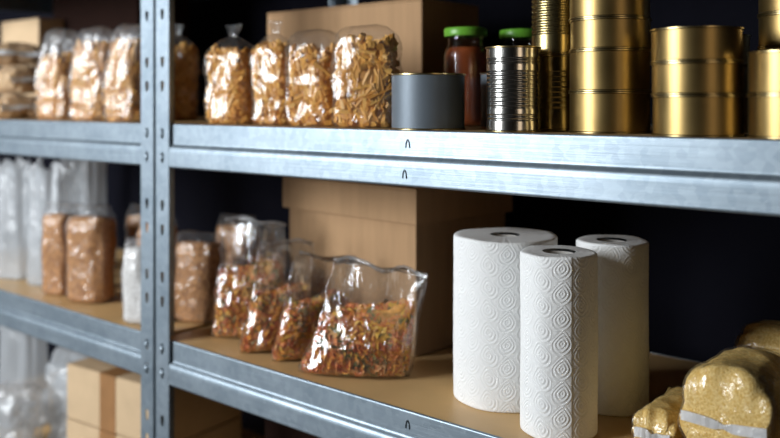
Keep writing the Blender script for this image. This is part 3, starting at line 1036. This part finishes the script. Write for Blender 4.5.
# ------------------------------------------------------------------ tall milky pouches and loose plastic sacks
def milky_pouch(label, loc, w, d, h, rot, seed, group):
    t = thing('plastic_pouch', label, 'plastic bag', loc, rot, group)
    n, m = 80, 60
    rings = []
    for jn in range(m + 1):
        q = jn / m
        a = w / 2 * (1.0 - 0.10 * q); b = d / 2 * (1.0 - 0.25 * q)
        ring = []
        for i in range(n):
            th = 2 * PI * i / n
            c, s_ = math.cos(th), math.sin(th)
            x = a * math.copysign(abs(c) ** .75, c); y = b * math.copysign(abs(s_) ** .75, s_)
            fold = 0.0022 * math.sin(th * 9 + seed + 1.2 * q) * (0.35 + 0.9 * q) + 0.004 * noise.noise(Vector((c * 2 + seed, s_ * 2, q * 2.5)))
            L = math.hypot(x, y) + 1e-6
            z = h * q + (0.010 * math.sin(th * 7 + seed) * max(0, q - .9) * 10)
            ring.append((x + x / L * fold, y + y / L * fold, max(0, z)))
        rings.append(ring)
    vs = [p for r_ in rings for p in r_]
    fs = []
    for jn in range(m):
        for i in range(n):
            k2 = (i + 1) % n
            fs.append((jn * n + i, jn * n + k2, (jn + 1) * n + k2, (jn + 1) * n + i))
    fs.append(tuple(range(n))[::-1])
    link_mesh('film', vs, fs, M['film_milky'], t, True)
    # ruffled hem gathered at the top
    hv = []; hf = []
    for jn, (dz, kk) in enumerate(((-0.012, 1.03), (0.004, 1.06), (0.020, 1.10))):
        for i in range(n):
            p = rings[m][i]
            s = kk + 0.035 * math.sin(2 * PI * i / n * 16 + seed) * (jn * .6)
            hv.append((p[0] * s, p[1] * s, p[2] + dz))
    for jn in range(2):
        for i in range(n):
            k2 = (i + 1) % n
            hf.append((jn * n + i, jn * n + k2, (jn + 1) * n + k2, (jn + 1) * n + i))
    link_mesh('hem', hv, hf, M['film_milky'], t, True)
    return t
PG = 'tall milky plastic pouches on the left'
milky_pouch('tall milky pouch standing at the left edge of the picture', (-0.700, 0.110, zm), 0.105, 0.080, 0.250, 0.5, 51, PG)
milky_pouch('tall milky pouch beside the narrow brown grain bag, in front', (-0.570, 0.120, zm), 0.105, 0.080, 0.245, 0.4, 52, PG)
milky_pouch('tall milky pouch standing behind the brown grain bags', (-0.665, 0.255, zm), 0.120, 0.085, 0.268, 0.3, 53, PG)

zl = SHELF_LOW + BZ
milky_pouch('grey plastic pouch standing on the lowest shelf at the far left', (-0.760, 0.150, zl), 0.120, 0.090, 0.245, 0.4, 54, None)
def sack(label, loc, w, d, h, rot, seed, top='gusset', shear=0.0, mat='film_milky', group='loose plastic sacks on the lowest shelf'):
    t = thing('plastic_sack', label, 'plastic bag', loc, rot, group)
    v, f = bag_surface(w, d, h, top, seed, amp=0.014, e=2.6, lowfreq=0.022, flat=0.10, shear=shear)
    link_mesh('film', v, f, M[mat], t, True)
    # a folded bundle of film inside gives the sack its body
    v, f = bag_surface(w * .78, d * .7, h * .8, 'round', seed + 5, amp=0.016, e=2.4, n=56, m=40, lowfreq=0.02)
    link_mesh('contents', v, f, M['film_milky'], t, True)
    return t
sack('smooth milky plastic sack leaning against the taped boxes', (-0.540, 0.190, zl), 0.150, 0.110, 0.210, 0.35, 61)
sack('crumpled clear plastic sack in the lower left corner', (-0.605, 0.048, zl), 0.105, 0.068, 0.150, 0.35, 62, 'round', 0, 'film_bright')

# ------------------------------------------------------------------ light
def area(name, loc, direction, sx, sy, power, color):
    L = bpy.data.lights.new(name, 'AREA'); L.shape = 'RECTANGLE'
    L.size = sx; L.size_y = sy; L.energy = power; L.color = color
    o = bpy.data.objects.new(name, L); COL.objects.link(o)
    o.location = loc
    o.rotation_euler = Vector(direction).to_track_quat('-Z', 'Y').to_euler()
    return o
area('daylight_at_unseen_window', ((WIN1[0] + WIN1[1]) / 2, Y0 - 0.14, (WIN1[2] + WIN1[3]) / 2), (0, 1, 0), 1.7, 1.5, 83, (0.91, 0.96, 1.0))  # area lamp as daylight for the invented window behind the camera
area('added_warm_side_light', (X1 + 0.14, (WIN2[0] + WIN2[1]) / 2, (WIN2[2] + WIN2[3]) / 2), (-1, 0, 0), 1.1, 0.8, 1.8, (1.0, 0.72, 0.42))  # warm lamp added for the right-hand glints on the cans; its window is invented

w = bpy.data.worlds.new('world'); SC.world = w
w.use_nodes = True
bg = w.node_tree.nodes.get('Background') or w.node_tree.nodes.new('ShaderNodeBackground')
bg.inputs['Color'].default_value = (0.5, 0.6, 0.75, 1)
bg.inputs['Strength'].default_value = 0.15

# ------------------------------------------------------------------ camera
F = 860.0
cam = bpy.data.cameras.new('camera')
cam.sensor_fit = 'HORIZONTAL'; cam.sensor_width = 36.0
cam.lens = 36.0 * F / 780.0
cam.shift_y = -(219.0 - 103.0) / 780.0
cam.clip_start = 0.02
cam.dof.use_dof = True
cam.dof.focus_distance = 1.06
cam.dof.aperture_fstop = 2.4
cam.dof.aperture_blades = 7
co = bpy.data.objects.new('camera', cam); COL.objects.link(co)
co.location = (1.283, -0.883, 1.259)
co.rotation_euler = (PI / 2, 0, math.atan(F / 1021.0))
SC.camera = co

SC.view_settings.view_transform = 'Standard'
SC.view_settings.look = 'None'
SC.view_settings.gamma = 1.0
SC.view_settings.use_curve_mapping = False
SC.view_settings.exposure = 1.38
SC.cycles.max_bounces = 10
SC.cycles.diffuse_bounces = 3
SC.cycles.glossy_bounces = 4
SC.cycles.transparent_max_bounces = 32
SC.cycles.caustics_reflective = False
SC.cycles.caustics_refractive = False
SC.cycles.sample_clamp_indirect = 4.0
SC.cycles.use_denoising = True
